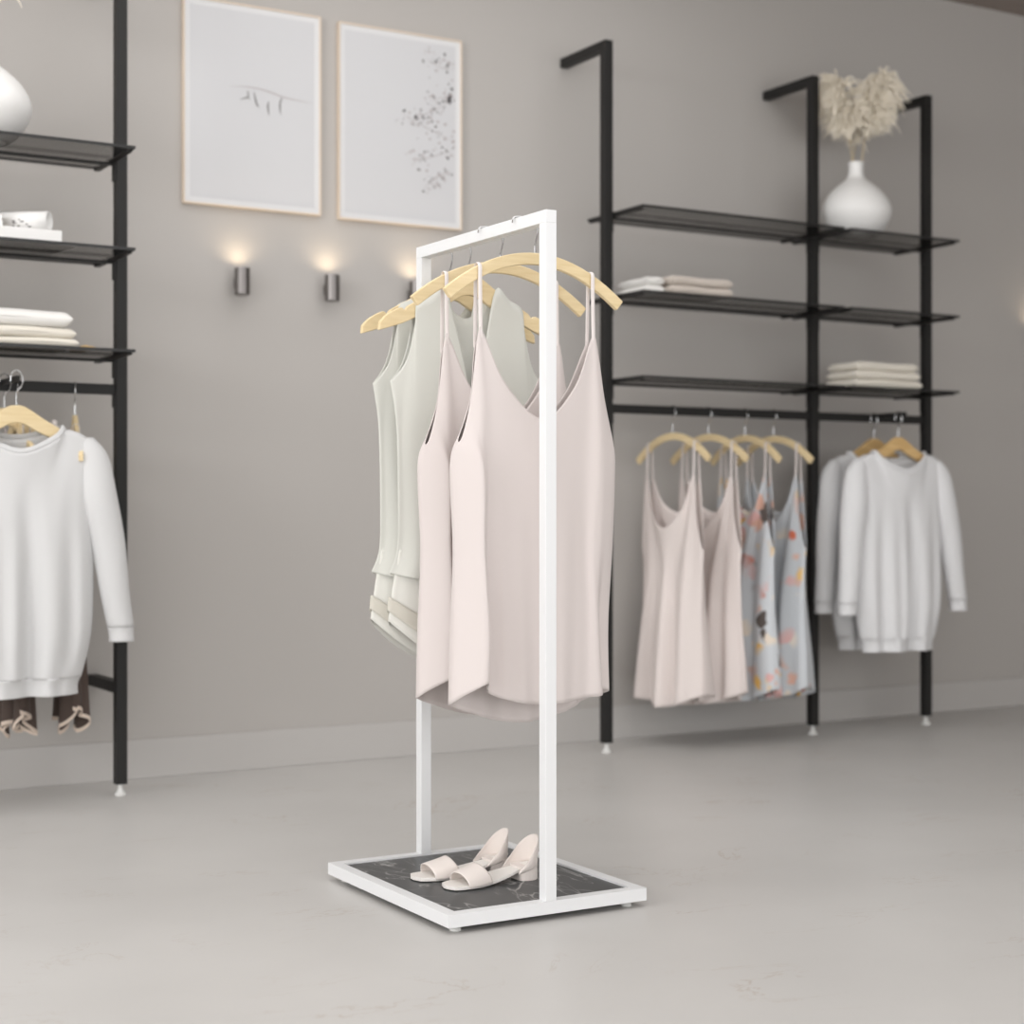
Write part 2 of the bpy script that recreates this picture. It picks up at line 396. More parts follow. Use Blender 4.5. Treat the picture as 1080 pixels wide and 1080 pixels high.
def stand_cami(label, loc, group):
    t = thing('camisole', label, 'camisole', loc, 0, group)
    top = [(-.172, -.007, -.374), (-.1525, -.005, -.300), (-.140, -.012, -.172), (-.127, -.012, -.170), (-.082, -.020, -.268), (0, -.030, -.338),
           (.082, -.022, -.268), (.127, -.012, -.170), (.140, -.012, -.172), (.160, -.012, -.290), (.190, 0, -.388),
           (.156, .010, -.300), (.138, .010, -.182), (.127, .010, -.182), (.080, .020, -.285), (0, .026, -.352), (-.080, .020, -.285), (-.133, .005, -.186), (-.1525, -.003, -.300), (-.180, -.004, -.380)]
    l1 = [(-.150, -.036, -.430), (-.135, -.030, -.428), (-.122, -.020, -.425), (-.100, -.017, -.422), (-.060, -.022, -.420), (0, -.034, -.420),
          (.060, -.032, -.420), (.105, -.028, -.422), (.135, -.034, -.425), (.158, -.026, -.428), (.191, -.004, -.430),
          (.165, .026, -.430), (.14, .030, -.43), (.11, .034, -.43), (.06, .036, -.43), (0, .040, -.43), (-.06, .038, -.43), (-.11, .032, -.43), (-.15, .026, -.43), (-.190, .010, -.43)]
    l2 = [(-.148, -.044, -.60), (-.138, -.034, -.60), (-.122, -.014, -.60), (-.098, -.014, -.60), (-.055, -.024, -.60), (0, -.034, -.60),
          (.055, -.036, -.60), (.100, -.030, -.60), (.122, -.036, -.60), (.150, -.030, -.60), (.184, -.004, -.60),
          (.165, .030, -.60), (.14, .036, -.60), (.11, .040, -.60), (.06, .042, -.60), (0, .046, -.60), (-.06, .044, -.60), (-.12, .038, -.60), (-.16, .030, -.60), (-.183, .008, -.60)]
    l3 = [(-.143, -.056, -.76), (-.134, -.040, -.76), (-.118, -.012, -.76), (-.092, -.012, -.76), (-.050, -.026, -.76), (0, -.036, -.76),
          (.050, -.040, -.76), (.100, -.036, -.76), (.126, -.040, -.76), (.138, -.018, -.76), (.172, -.006, -.76),
          (.155, .034, -.76), (.13, .042, -.76), (.10, .046, -.76), (.05, .050, -.76), (0, .054, -.76), (-.06, .052, -.76), (-.13, .044, -.76), (-.175, .030, -.76), (-.186, .000, -.76)]
    hem = [(-.146, -.060, -.862), (-.133, -.036, -.873), (-.116, -.012, -.885), (-.090, -.012, -.896), (-.045, -.028, -.908), (0, -.038, -.912),
           (.045, -.042, -.910), (.095, -.040, -.904), (.134, -.042, -.900), (.143, -.014, -.892), (.174, -.006, -.896),
           (.150, .036, -.915), (.125, .046, -.930), (.095, .052, -.944), (.045, .058, -.955), (0, .060, -.958), (-.06, .060, -.950), (-.125, .050, -.930), (-.176, .028, -.912), (-.194, -.004, -.900)]
    def f(u, v, x, y, z):
        a = max(0, v-.25)
        return (0, .004*a*math.sin(u*2*PI*9+1.0) + .002*a*math.sin(u*2*PI*23), 0)
    shell('body', [top, l1, l2, l3, hem], M['blush'], t, 6, 9, folds=f)
    for s in (-1, 1):
        strap(t, M['blush_strap'], s*.1335, (s*.1335, -.012, -.178), (s*.133, .012, -.185), arc_z(.1335))
    return t

def rail_cami(label, loc, rz, group, m, ms, seed=0, ln=1.0, wd=1.0, lace=False):
    t = thing('camisole', label, 'camisole', loc, rz, group)
    rnd = random.Random(seed)
    top = [(-.175, 0, -.40), (-.155, -.014, -.30), (-.141, -.012, -.150), (-.127, -.012, -.148), (-.095, -.026, -.250), (0, -.040, -.325),
           (.095, -.026, -.250), (.127, -.012, -.148), (.141, -.012, -.150), (.155, -.014, -.30), (.175, 0, -.40),
           (.155, .012, -.30), (.139, .012, -.155), (.127, .012, -.155), (.085, .020, -.235), (0, .026, -.270), (-.085, .020, -.235), (-.127, .012, -.155), (-.139, .012, -.155), (-.155, .012, -.30)]
    def ring(w, d, z, zc):
        out = []
        for k in range(20):
            if k <= 10: s = -1+k/5; sy = -1
            else: s = 1-(k-10)/5; sy = 1
            e = math.sqrt(max(0, 1-abs(s)**2.5))
            fold = (.5+.5*((k*7+seed) % 3 == 0))
            out.append((s*w, sy*d*e*fold, z + zc*(1-s*s)))
        return out
    l1 = ring(.168, .040, -.46, 0); l2 = ring(.170, .060, -.62, 0); l3 = ring(.185, .075, -.78, 0)
    hem = ring(.19, .085, -.875, -.055)
    def f(u, v, x, y, z):
        a = max(0, v-.2)
        s = -1 if u < .5 else 1
        return (.006*a*math.sin(u*2*PI*8+seed), s*.015*a*math.sin(u*2*PI*11+seed*1.7), 0)
    dk = .5 if lace else .92
    sc = lambda L, w_: [(x*w_, y*dk, -.40+(z+.40)*ln if z < -.40 else z) for x, y, z in L]
    l1, l2, l3, hem = [sc(q, wd) for q in (l1, l2, l3, hem)]; top = [(x*(1 if z > -.2 else wd), y, z) for x, y, z in top]
    if lace: hem = [(x, y, z - .030*(k % 4 == 1)) for k, (x, y, z) in enumerate(hem)]
    shell('body', [top, l1, l2, l3, hem], m, t, 6, 8, folds=f)
    if lace:
        h2 = [(x*1.01, y*1.01, z-.011) for x, y, z in hem]
        shell('lace_hem', [hem, h2], M['lace'], t, 6, 3, folds=lambda u, v, x, y, z: f(u, 1, x, y, z), thick=.003)
    for s in (-1, 1):
        strap(t, ms, s*.134, (s*.134, -.012, -.156), (s*.133, .012, -.160), arc_z(.134), .006)
    return t

def sage_top(label, loc, rz, group):
    t = thing('sleeveless_top', label, 'top', loc, rz, group)
    sh, sm, si = -.070, -.051, -.031
    hf = [(-.190, 0, -.240), (-.156, -.008, -.195), (-.136, -.0085, -.115), (-.131, -.0075, sh), (-.097, -.0085, sm), (-.063, -.0085, si), (-.030, -.018, -.160), (0, -.026, -.290)]
    hb = [(-.156, .009, -.195), (-.136, .0085, -.115), (-.131, .0075, sh), (-.097, .0085, sm), (-.063, .0085, si), (-.036, .014, -.075), (0, .018, -.095)]
    mir = lambda L: [(-x, y, z) for x, y, z in L]
    top = hf + mir(hf[:-1])[::-1] + mir(hb) + hb[:-1][::-1]
    def ring(w, d, z, left, zc=0.0, zs=0.0):
        xs = [-1, -.94, -.85, -.74, -.58, -.40, -.2, 0, .2, .40, .58, .74, .85, .94, 1, .94, .85, .74, .58, .40, .2, 0, -.2, -.40, -.58, -.74, -.85, -.94]
        out = []
        for k, s in enumerate(xs):
            sy = -1 if k <= 14 else 1
            e = math.sqrt(max(0, 1-abs(s)**3))
            out.append((s*w, sy*d*e*(1 if sy < 0 else .35) + (.0 if k else -.01), z + zc*(1-s*s)))
        return out
    l1 = ring(.180, .034, -.340, 0, -.02); l2 = ring(.176, .040, -.50, 0); l3 = ring(.178, .044, -.60, 0)
    hem = ring(.196, .050, -.650, 0, -.03)
    def f(u, v, x, y, z):
        a = max(0, v-.3); return (0, (.010 if u < .5 else .004)*a*math.sin(u*2*PI*7+.6), 0)
    shell('body', [top, l1, l2, l3, hem], M['sage'], t, 5, 8, folds=f)
    shell('under_layer', [ring(.174, .036, -.60, 0), ring(.186, .042, -.66, 0, -.04), ring(.200, .048, -.752, 0, -.105)], M['sage_under'], t, 5, 6, thick=.001)
    shell('hem_band', [ring(.1985, .0490, -.700, 0, -.077), ring(.2015, .050, -.730, 0, -.094)], M['sage_trim'], t, 5, 4, thick=.0024)
    return t

def tube_levels(path, rx, ry, K=12, ang=0):
    out = []
    for (x, y, z), a, b_ in zip(path, rx, ry):
        out.append([(x + a*math.cos(2*PI*k/K+ang), y + b_*math.sin(2*PI*k/K+ang), z) for k in range(K)])
    return out

def sweater(label, loc, rz, group, m, splay=(.08, .10)):
    t = thing('sweater', label, 'sweater', loc, rz, group)
    sh = -.105; nz = -.052
    top = [(-.207, 0, -.140), (-.198, -.011, -.098), (-.165, -.013, -.071), (-.125, -.014, nz-.012), (-.095, -.030, -.092), (0, -.045, -.128),
           (.095, -.030, -.092), (.125, -.014, nz-.012), (.165, -.013, -.071), (.198, -.011, -.098), (.207, 0, -.140),
           (.198, .012, -.098), (.165, .013, -.071), (.125, .014, nz-.012), (.085, .026, -.074), (0, .034, -.088), (-.085, .026, -.074), (-.125, .014, nz-.012), (-.165, .013, -.071), (-.198, .012, -.098)]
    def ring(w, d, z, pattern=0.0):
        out = []
        for k in range(20):
            if k <= 10: s = -1+k/5; sy = -1
            else: s = 1-(k-10)/5; sy = 1
            e = math.sqrt(max(0, 1-abs(s)**2.6))
            out.append((s*w, sy*(d*e) + pattern*math.cos(k*PI), z))
        return out
    l1 = ring(.205, .045, -.25); l2 = ring(.205, .052, -.42, .004); l3 = ring(.200, .055, -.60, .006); l4 = ring(.172, .050, -.725, .005)
    def f(u, v, x, y, z):
        a = min(1, max(0, (v-.15)*1.6)); w = max(0, 1-(x/.16)**2)
        return (0, a*w*(.020*math.sin(x*48+.5) + .007*math.sin(x*95)), 0)
    shell('body', [top, l1, l2, l3, l4], m, t, 5, 8, thick=.004, folds=f)
    shell('ribbed_hem', [ring(.170, .050, -.722, .005), ring(.162, .046, -.745, .005), ring(.163, .046, -.770, .005)], m, t, 5, 4, thick=.005, folds=lambda u, v, x, y, z: (0, max(0, 1-(x/.16)**2)*.020*math.sin(x*48+.5), 0))
    ring_n = [(-.125, -.014, nz-.012), (-.095, -.030, -.092), (0, -.045, -.128), (.095, -.030, -.092), (.125, -.014, nz-.012), (.128, .0, nz-.010), (.125, .014, nz-.012), (.085, .026, -.074), (0, .034, -.088), (-.085, .026, -.074), (-.125, .014, nz-.012), (-.128, 0, nz-.010)]
    r2 = [(x*.93, y*.9, z+.012) for x, y, z in ring_n]
    shell('collar', [ring_n, r2], m, t, 4, 3, thick=.004)
    for s, sp in ((-1, splay[0]), (1, splay[1])):
        path = [(s*.182, 0, -.082), (s*.204, 0, -.132), (s*.216, -.006, -.240), (s*(.222+sp*.35), -.010, -.36), (s*(.222+sp*.7), -.012, -.50), (s*(.222+sp), -.012, -.595)]
        lv = tube_levels(path, [.022, .040, .050, .045, .038, .034], [.012, .030, .040, .036, .032, .030])
        shell('sleeve', lv, m, t, 3, 5, thick=.004)
        pc = [(s*(.222+sp*.985), -.012, -.590), (s*(.222+sp*1.02), -.012, -.612), (s*(.222+sp*1.05), -.012, -.634)]
        shell('cuff', tube_levels(pc, [.0335, .031, .032], [.029, .027, .028]), m, t, 3, 3, thick=.005)
    return t

# --- on the white stand
HX = 1.757
gS = 'curved hangers on the white stand'; gN = 'notched hangers at the back of the white stand'
curved_hanger(HOOK_STAND, 'curved pale wooden hanger nearest the front post of the white stand', (HX, 2.89, 1.325), 0, gS, 'pine')
curved_hanger(HOOK_STAND, 'curved pale wooden hanger just behind the front one on the white stand', (HX, 3.03, 1.325), 0, gS, 'pine')
shaped_hanger(HOOK_STAND, 'notched wooden hanger third from the front on the white stand, inside a sage top', (HX+.012, 3.190, 1.320), 0, gN, 'pine')
shaped_hanger(HOOK_STAND, 'notched wooden hanger rearmost on the white stand, its tip sticking out farthest left', (HX+.010, 3.272, 1.320), 0, gN, 'pine')
stand_cami('blush pink V-neck camisole at the front of the white stand, behind its post', (HX, 2.89, 1.325), 'blush camisoles on the white stand')
stand_cami('blush pink V-neck camisole second from the front on the white stand', (HX, 3.03, 1.325), 'blush camisoles on the white stand')
sage_top('pale sage V-neck sleeveless top just behind the blush camisoles on the stand', (HX+.012, 3.190, 1.320), 0, 'sage tops on the white stand')
sage_top('pale sage sleeveless top rearmost and leftmost on the white stand', (HX+.010, 3.272, 1.320), 0, 'sage tops on the white stand')

# --- right wall rack, first bay (hangers across the rail)
AZ = 1.070; R90 = -PI/2
gH = 'curved hangers in the first bay of the right rack'; gP = 'camisoles in the first bay of the right rack'
xs = [3.357, 3.510, 3.669, 3.797]
hl = ['curved pale wooden hanger farthest left on the right wall rack', 'curved pale wooden hanger second from left on the right wall rack',
      'curved pale wooden hanger third from left on the right wall rack, holding a floral camisole', 'curved pale wooden hanger right beside the middle black post']
for x, s, dz in zip(xs, hl, (0, .03, -.06, 0)): curved_hanger(HOOK_RAIL, s, (x, PY, AZ), R90+dz, gH, 'pine')
rail_cami('blush pink scoop-neck camisole leftmost on the right wall rack', (xs[0], PY, AZ), R90, gP, M['blush_lit'], M['blush_strap'], 1)
rail_cami('blush pink camisole half hidden behind the leftmost pink one on the wall rack', (xs[1], PY, AZ), R90+.03, gP, M['blush_lit'], M['blush_strap'], 2)
rail_cami('grey floral camisole between the pink ones and the last floral one on the wall rack', (xs[2], PY, AZ), R90-.06, gP, M['floral'], M['blush_strap'], 3)
rail_cami('pale grey floral camisole hanging beside the middle black post', (xs[3], PY, AZ), R90, gP, M['floral_dark'], M['blush_strap'], 4)

# --- right wall rack, second bay
gH2 = 'notched hangers in the second bay of the right rack'
shaped_hanger(HOOK_ARM, 'warm wooden hanger on the left of the two holding grey sweaters', (4.257, 4.605, AZ), 0, gH2, 'beech')
shaped_hanger(HOOK_ARM, 'warm wooden hanger on the right of the two holding grey sweaters', (4.257, 4.478, AZ), 0, gH2, 'beech')
sweater('light grey sweater behind and left of the other one on the right wall rack', (4.257, 4.605, AZ), 0, 'grey sweaters on the right rack', M['knit_grey'], (.03, .05))
sweater('light grey long-sleeved sweater at the far right of the wall rack, full front in view', (4.257, 4.478, AZ), 0, 'grey sweaters on the right rack', M['knit_grey'], (.03, .06))

# --- left wall rack
gL = 'hangers on the left wall rack'
shaped_hanger(HOOK_ARM, 'pale wooden hanger in the neck of the white sweater on the left rack', (1.108, 4.462, AZ+.012), 0, gL, 'pine')
sweater('large white knitted sweater hanging on the left wall rack', (1.108, 4.462, AZ+.012), 0, None, M['knit'], (.05, .055))
shaped_hanger(HOOK_ARM, 'pale wooden hanger behind the sweater hanger at the left picture edge', (1.108, 4.59, AZ+.012), 0, gL, 'pine')
shaped_hanger(HOOK_RAIL, 'pale wooden hanger turned edge-on beside the left black post', (1.308, PY, AZ), -math.radians(101), gL, 'pine').scale = (.88, 1, 1)
shaped_hanger(HOOK_RAIL, 'pale wooden hanger edge-on with its tip showing in the neck of the white sweater', (1.148, PY, AZ), -math.radians(90), gL, 'pine').scale = (.85, 1, 1)
gC = 'camisoles behind the white sweater'
rail_cami('pale pink camisole seen only through the neck of the white sweater', (1.108, 4.59, AZ+.012), 0, gC, M['blush'], M['blush_strap'], 6, .70, .85)
rail_cami('brown camisole with a cream lace hem showing under the middle of the white sweater', (1.148, 4.65, AZ), -math.radians(90), gC, M['brown_cloth'], M['blush_strap'], 8, .85, .55, True)
rail_cami('brown camisole with a cream lace hem showing under the right side of the white sweater', (1.308, 4.65, AZ), -math.radians(101), gC, M['brown_cloth'], M['blush_strap'], 9, .85, .50, True)

# ------------------------------------------------------------------ sandals
def sandal(label, loc, rz, mirror, group):
    t = thing('sandal', label, 'sandal', loc, rz, group)   # toe towards -x, heel towards +x, origin under the foot middle
    def halfw(s):   # s 0 toe .. 1 heel
        return .040*math.sin(PI*min(1, (s*1.02+.015))**.62)**.55 * (1-.22*s)
    L_ = .222; N = 26
    def zc(s): return .006 + .030*(max(0, s-.30)/.70)**1.5*(1 if s < .9 else 1)
    bm = bmesh.new(); rows = []
    for i in range(N+1):
        s = i/N; x = -L_/2 + L_*s
        w = max(.003, halfw(s)) if 0 < i < N else .006
        cy = mirror*.006*math.sin(PI*s)
        rows.append([(x, cy+w*q, zc(s)+(.003 if top else -.004)) for q, top in ((-1, 0), (-1, 1), (-.5, 1), (0, 1), (.5, 1), (1, 1), (1, 0), (.5, 0), (0, 0), (-.5, 0))])
    V = [[bm.verts.new(p) for p in r] for r in rows]; n_ = len(V[0])
    for a, b_ in zip(V, V[1:]):
        for k in range(n_): bm.faces.new((a[k], a[(k+1) % n_], b_[(k+1) % n_], b_[k]))
    bm.faces.new(V[0]); bm.faces.new(V[-1][::-1])
    from_bm('insole', bm, M['sole'], t, smooth=False, bevel=.001)
    # heel block
    bm = bmesh.new()
    def ringz(z, sc, x0):
        out = []
        for k in range(24):
            a = 2*PI*k/24; c, s_ = math.cos(a), math.sin(a)
            xx = x0 + (.026*c if c > 0 else .030*max(c, -.75)); yy = .0315*sc*s_
            out.append(bm.verts.new((xx, yy + mirror*.001, z)))
        return out
    r0 = ringz(0, .92, .083); r1 = ringz(.006, .94, .083); r2 = ringz(.030, 1.0, .082)
    for a, b_ in ((r0, r1), (r1, r2)):
        for k in range(24): bm.faces.new((a[k], a[(k+1) % 24], b_[(k+1) % 24], b_[k]))
    bm.faces.new(r0[::-1]); bm.faces.new(r2)
    from_bm('heel', bm, M['suede'], t, bevel=.001)
    # heel cup: tall at the back, sweeping down to the insole at the sides
    lv = []
    for tt in (0, .34, .67, 1):
        row = []
        for k in range(25):
            q = -1 + k/12; a = math.radians(112)*q
            c, s_ = math.cos(a), math.sin(a)
            x = .074 + (.033*c if c > 0 else .070*c)
            h = .054*(1-abs(q)**2.3) + .003
            base = zc(min(1, (x+L_/2)/L_)) - .002
            row.append((x + tt*.003*max(0, c) - .004*math.sin(PI*tt)*max(0, -c), (.0325 + .003*math.sin(PI*tt*.8))*s_*(1-.10*tt*max(0, c)) , base + h*tt))
        lv.append(row)
    shell('heel_cup', lv, M['suede'], t, 2, 3, thick=.0022, closed=False)
    # toe strap: broad band arched over the toes
    lv = []
    for tt in (0, .33, .66, 1):
        row = []
        for k in range(13):
            a = PI*k/12; c, s_ = math.cos(a), math.sin(a)
            x = -.086 + .058*tt + .012*(1-s_) ; s = (x+L_/2)/L_
            w = halfw(s)+.002
            row.append((x + .010*s_*(.5-tt), -w*c + mirror*.006*math.sin(PI*s), zc(s) - .001 + (.026+.012*tt)*s_**.8))
        lv.append(row)
    shell('toe_strap', lv, M['suede'], t, 2, 4, thick=.0022, closed=False)
    return t
sandal('nude suede peep-toe sandal nearer the camera on the marble base', (1.709, 2.985, .0342), .05, 1, 'pair of sandals on the stand base')
sandal('nude suede peep-toe sandal farther back and left on the marble base', (1.690, 3.085, .0342), -.06, -1, 'pair of sandals on the stand base')

# ------------------------------------------------------------------ vases and pampas
def vase(label, loc):
    prof = [(0, 0), (.060, 0), (.078, .008), (.105, .035), (.124, .072), (.128, .100), (.120, .130), (.096, .165), (.066, .192), (.040, .212), (.029, .228), (.026, .250), (.027, .272), (.0285, .276),
            (.024, .276), (.021, .250), (.022, .225), (.05, .19), (.09, .15), (.11, .10), (.09, .04), (.05, .012), (0, .010)]
    o = lathe('vase', spline(prof, 3), M['porcelain'], None, 56, loc)
    return tag(o, label, 'vase')
def pampas(label, base, tip, droop, seed, group, width=.055, n=330, st=.64):
    """a stem with a one-sided feathery plume bending towards droop"""
    rnd = random.Random(seed)
    t = thing('pampas_grass', label, 'dried grass', base, 0, group)
    tip = Vector(tip); droop = Vector(droop)
    def axis(s):   # 0..1 along stem and plume
        return tip*s + droop*max(0, s-.45)**2
    bm = bmesh.new(); add_tube(bm, [tuple(axis(i/12*.75)) for i in range(13)], [.0028]*8+[.002]*5, 6)
    from_bm('stem', bm, M['stem'], t, smooth=True)
    bm = bmesh.new()
    dd = droop.normalized(); nf = n//6
    for i in range(nf):
        s = st + (1-st)*(i/nf); o = axis(s)
        k = .35 + .65*math.sin(PI*min(1, (s-st+.05)/(1.05-st)))**.8
        side = Vector((rnd.gauss(0, 1), rnd.gauss(0, 1), 0)).normalized()
        lean = (dd*rnd.uniform(.3, 1.0) + side*.75); lean.z = 0; lean.normalize()
        Ln = width*k*rnd.uniform(.85, 1.25)
        base_ = [Vector((0, 0, -.3)), Vector((0, 0, .25)) + lean*.15, Vector((0, 0, .72)) + lean*.55, Vector((0, 0, .80)) + lean*1.0, Vector((0, 0, .55)) + lean*1.4, Vector((0, 0, .15)) + lean*1.6]
        for q in range(15):
            j = Vector((rnd.gauss(0, .009), rnd.gauss(0, .009), rnd.gauss(0, .007))); sc = rnd.uniform(.8, 1.08)
            p = [o + v*Ln*sc + j*(.3+m_*.32) for m_, v in enumerate(base_)]
            add_tube(bm, spline([tuple(v) for v in p], 2), [.0010, .0015, .0019, .0023, .0026, .0028, .0028, .0026, .0021, .0014, .0005], 4, closed_caps=False)
    from_bm('plume', bm, M['pampas'], t, smooth=True)
    return t
SZT = SZ[0]
vx, vy = 4.165, 4.600
vase('round white ceramic bottle vase on the top glass shelf beside the right post', (vx, vy, SZT))
gG = 'pampas stems in the right vase'
pampas('pampas plume bending left, in the right-hand white vase', (vx-.004, vy, SZT+.03), (-.030, .00, .53), (-.16, .07, .0), 1, gG, .060)
pampas('pampas plume bending right, in front in the right-hand white vase', (vx+.006, vy-.004, SZT+.03), (.030, -.015, .555), (.20, -.08, -.02), 2, gG, .060)
pampas('lower pampas plume behind the other two in the right-hand vase', (vx+.004, vy+.008, SZT+.03), (.05, .08, .46), (.22, .02, -.14), 3, gG, .045, 160, .80)
vx2 = 1.052
vase('round white ceramic vase cut by the left picture edge', (vx2, 4.600, SZT))
pampas('pampas plume drooping at the top left picture corner', (vx2+.004, 4.597, SZT+.03), (.04, -.02, .575), (.30, -.05, -.10), 5, 'pampas stems in the left vase', .05, 220)

# ------------------------------------------------------------------ folded things and magazines
def folded(name, label, cat, box_, m, group=None, folds_=2, seed=0, sag=0.0):
    """a folded cloth: layers rounding over at the left end and the front"""
    x0, x1, y0, y1, z0, z1 = box_
    rnd = random.Random(seed)
    t = thing(name, label, cat, ((x0+x1)/2, (y0+y1)/2, z0), rnd.uniform(-.03, .03), group)
    W = x1-x0; D = y1-y0; H = z1-z0; h = H/folds_
    for i in range(folds_):
        bm = bmesh.new(); nx, ny = 14, 10; r = h*.5
        ins = rnd.uniform(0, .006)
        def surf(u, v, top):
            x = (-W/2+ins) + (W-ins*2)*u; y = -D/2 + D*v
            e = min(1, min(u, 1-u)*W/(h*.6)); e2 = min(1, min(v, 1-v)*D/(h*.6))
            q = math.sqrt(max(0, 1-(1-e)**2))*math.sqrt(max(0, 1-(1-e2)**2))
            zz = h*i + r + (r*.96*q if top else -r*.96*q) + sag*(i+ (1 if top else 0))*0 + (.0012*math.sin(u*9+seed+i)+.001*math.sin(v*11+i) if top and i == folds_-1 else 0)
            return (x, y, zz)
        q_ = [0, .03, .10, .22, .40, .65, 1.0]
        def spread(total, k_):
            e = [h*.62*v/total for v in q_]
            return e + [e[-1] + (1-2*e[-1])*v/k_ for v in range(1, k_)] + [1-v for v in e[::-1]]
        us, vs_ = spread(W, 10), spread(D, 6); nx, ny = len(us)-1, len(vs_)-1
        T_ = [[bm.verts.new(surf(us[a], vs_[b_], True)) for b_ in range(ny+1)] for a in range(nx+1)]
        B_ = [[bm.verts.new(surf(us[a], vs_[b_], False)) for b_ in range(ny+1)] for a in range(nx+1)]
        for a in range(nx):
            for b_ in range(ny):
                bm.faces.new((T_[a][b_], T_[a+1][b_], T_[a+1][b_+1], T_[a][b_+1])); bm.faces.new((B_[a][b_+1], B_[a+1][b_+1], B_[a+1][b_], B_[a][b_]))
        bmesh.ops.remove_doubles(bm, verts=bm.verts, dist=2e-4)
        from_bm('fold', bm, m, t, smooth=True)
    return t
z3, z2 = SZ[2], SZ[1]
gF = 'folded cloths on the left rack'
folded('folded_cloth', 'off-white folded cloth at the bottom of the stack on the left rack', 'folded clothes', (.90, 1.282, 4.462, 4.72, z3, z3+.022), M['towel'], gF, 1, 1)
folded('folded_cloth', 'off-white folded cloth in the middle of the stack on the left rack', 'folded clothes', (.90, 1.272, 4.462, 4.72, z3+.0225, z3+.052), M['towel'], gF, 1, 2)
folded('folded_cloth', 'thick off-white folded cloth on top of the stack on the left rack', 'folded clothes', (.90, 1.264, 4.462, 4.72, z3+.0525, z3+.097), M['towel_white'], gF, 1, 3)
folded('folded_cloth', 'small mustard cloth corner showing beside the folded stack on the left rack', 'folded clothes', (1.290, 1.330, 4.50, 4.62, z3, z3+.011), M['beech'], gF, 1, 4)
gR = 'folded cloths in the first bay of the right rack'
folded('folded_cloth', 'lower beige folded cloth on the middle shelf of the right rack', 'folded clothes', (3.232, 3.50, 4.462, 4.62, z2, z2+.031), M['towel_beige'], gR, 1, 5)
folded('folded_cloth', 'upper beige folded cloth on the middle shelf of the right rack', 'folded clothes', (3.232, 3.50, 4.462, 4.62, z2+.0315, z2+.062), M['towel_beige'], gR, 1, 6)
folded('folded_cloth', 'rumpled white cloth at the left end of the two beige folded ones', 'folded clothes', (3.150, 3.228, 4.480, 4.66, z2, z2+.054), M['towel_white'], gR, 2, 7)
gQ = 'folded cloths in the second bay of the right rack'
for i, s in enumerate(['bottom cloth of the cream stack on the lowest shelf of the right rack', 'middle cloth of the cream stack on the lowest shelf of the right rack', 'top cloth of the cream stack on the lowest shelf of the right rack']):
    folded('folded_cloth', s, 'folded clothes', (4.036+.006*i, 4.365-.01*i, 4.462, 4.63, z3+.031*i+.0003, z3+.031*(i+1)), M['towel'], gQ, 1, 10+i)

def magazine(label, cx, cy, w, d, z0, h, rz, group, cover='paper'):
    t = thing('magazine', label, 'magazine', (cx, cy, z0), rz, group)
    box('pages', (-w/2+.002, w/2-.002, -d/2+.002, d/2-.002, .0008, h-.0008), M['paper_edge'], t)
    bm = bmesh.new(); add_box(bm, -w/2, w/2, -d/2, d/2, 0, .0008); add_box(bm, -w/2, w/2, -d/2, d/2, h-.0008, h); add_box(bm, -w/2, w/2, -d/2, -d/2+.0012, .0008, h-.0008)
    from_bm('cover', bm, M[cover], t)
    return t
gM = 'magazines on the left rack'
magazine('thin magazine lowest in the white stack, its corner sticking out right', 1.130, 4.60, .27, .24, z2, .006, .12, gM)
magazine('thick white magazine with a plain spine under the rolled one', 1.080, 4.585, .30, .22, z2+.0062, .030, .02, gM)
magazine('cream magazine lying left of the rolled one at the picture edge', .985, 4.60, .20, .20, z2+.0364, .016, -.05, gM)
magazine('cream magazine topmost at the left picture edge', .980, 4.60, .19, .20, z2+.0526, .018, .06, gM)
rm = thing('rolled_magazine', 'rolled white magazine with a dark hollow end on the left rack', 'magazine', (1.150, 4.53, z2+.0364+.0265), -.62)
bm = bmesh.new(); pts = []
for i in range(90):
    a = i/89*2*PI*3.2; r = .0265 - .0035*i/89
    pts.append((r*math.cos(a+2), r*math.sin(a+2)))
for xx in (-.055, .055): pass
vsl = [[bm.verts.new((xx, y, z)) for (y, z) in pts] for xx in (-.065, .065)]
for i in range(len(pts)-1): bm.faces.new((vsl[0][i], vsl[0][i+1], vsl[1][i+1], vsl[1][i]))
o = from_bm('rolled_pages', bm, M['paper'], rm, smooth=True); s_ = o.modifiers.new('t', 'SOLIDIFY'); s_.thickness = .0005
bm = bmesh.new()
for k in range(9):
    a = math.radians(200 + random.uniform(-25, 45)); xx = random.uniform(-.03, .02); r = .0270; w = random.uniform(.003, .008); da = random.uniform(.08, .22)
    q = [(xx-w, r*math.cos(a), r*math.sin(a)), (xx+w, r*math.cos(a), r*math.sin(a)), (xx+w*.6, r*math.cos(a+da), r*math.sin(a+da)), (xx-w*.8, r*math.cos(a+da), r*math.sin(a+da))]
    bm.faces.new([bm.verts.new(p) for p in q])
from_bm('printed_picture', bm, M['ink'], rm)

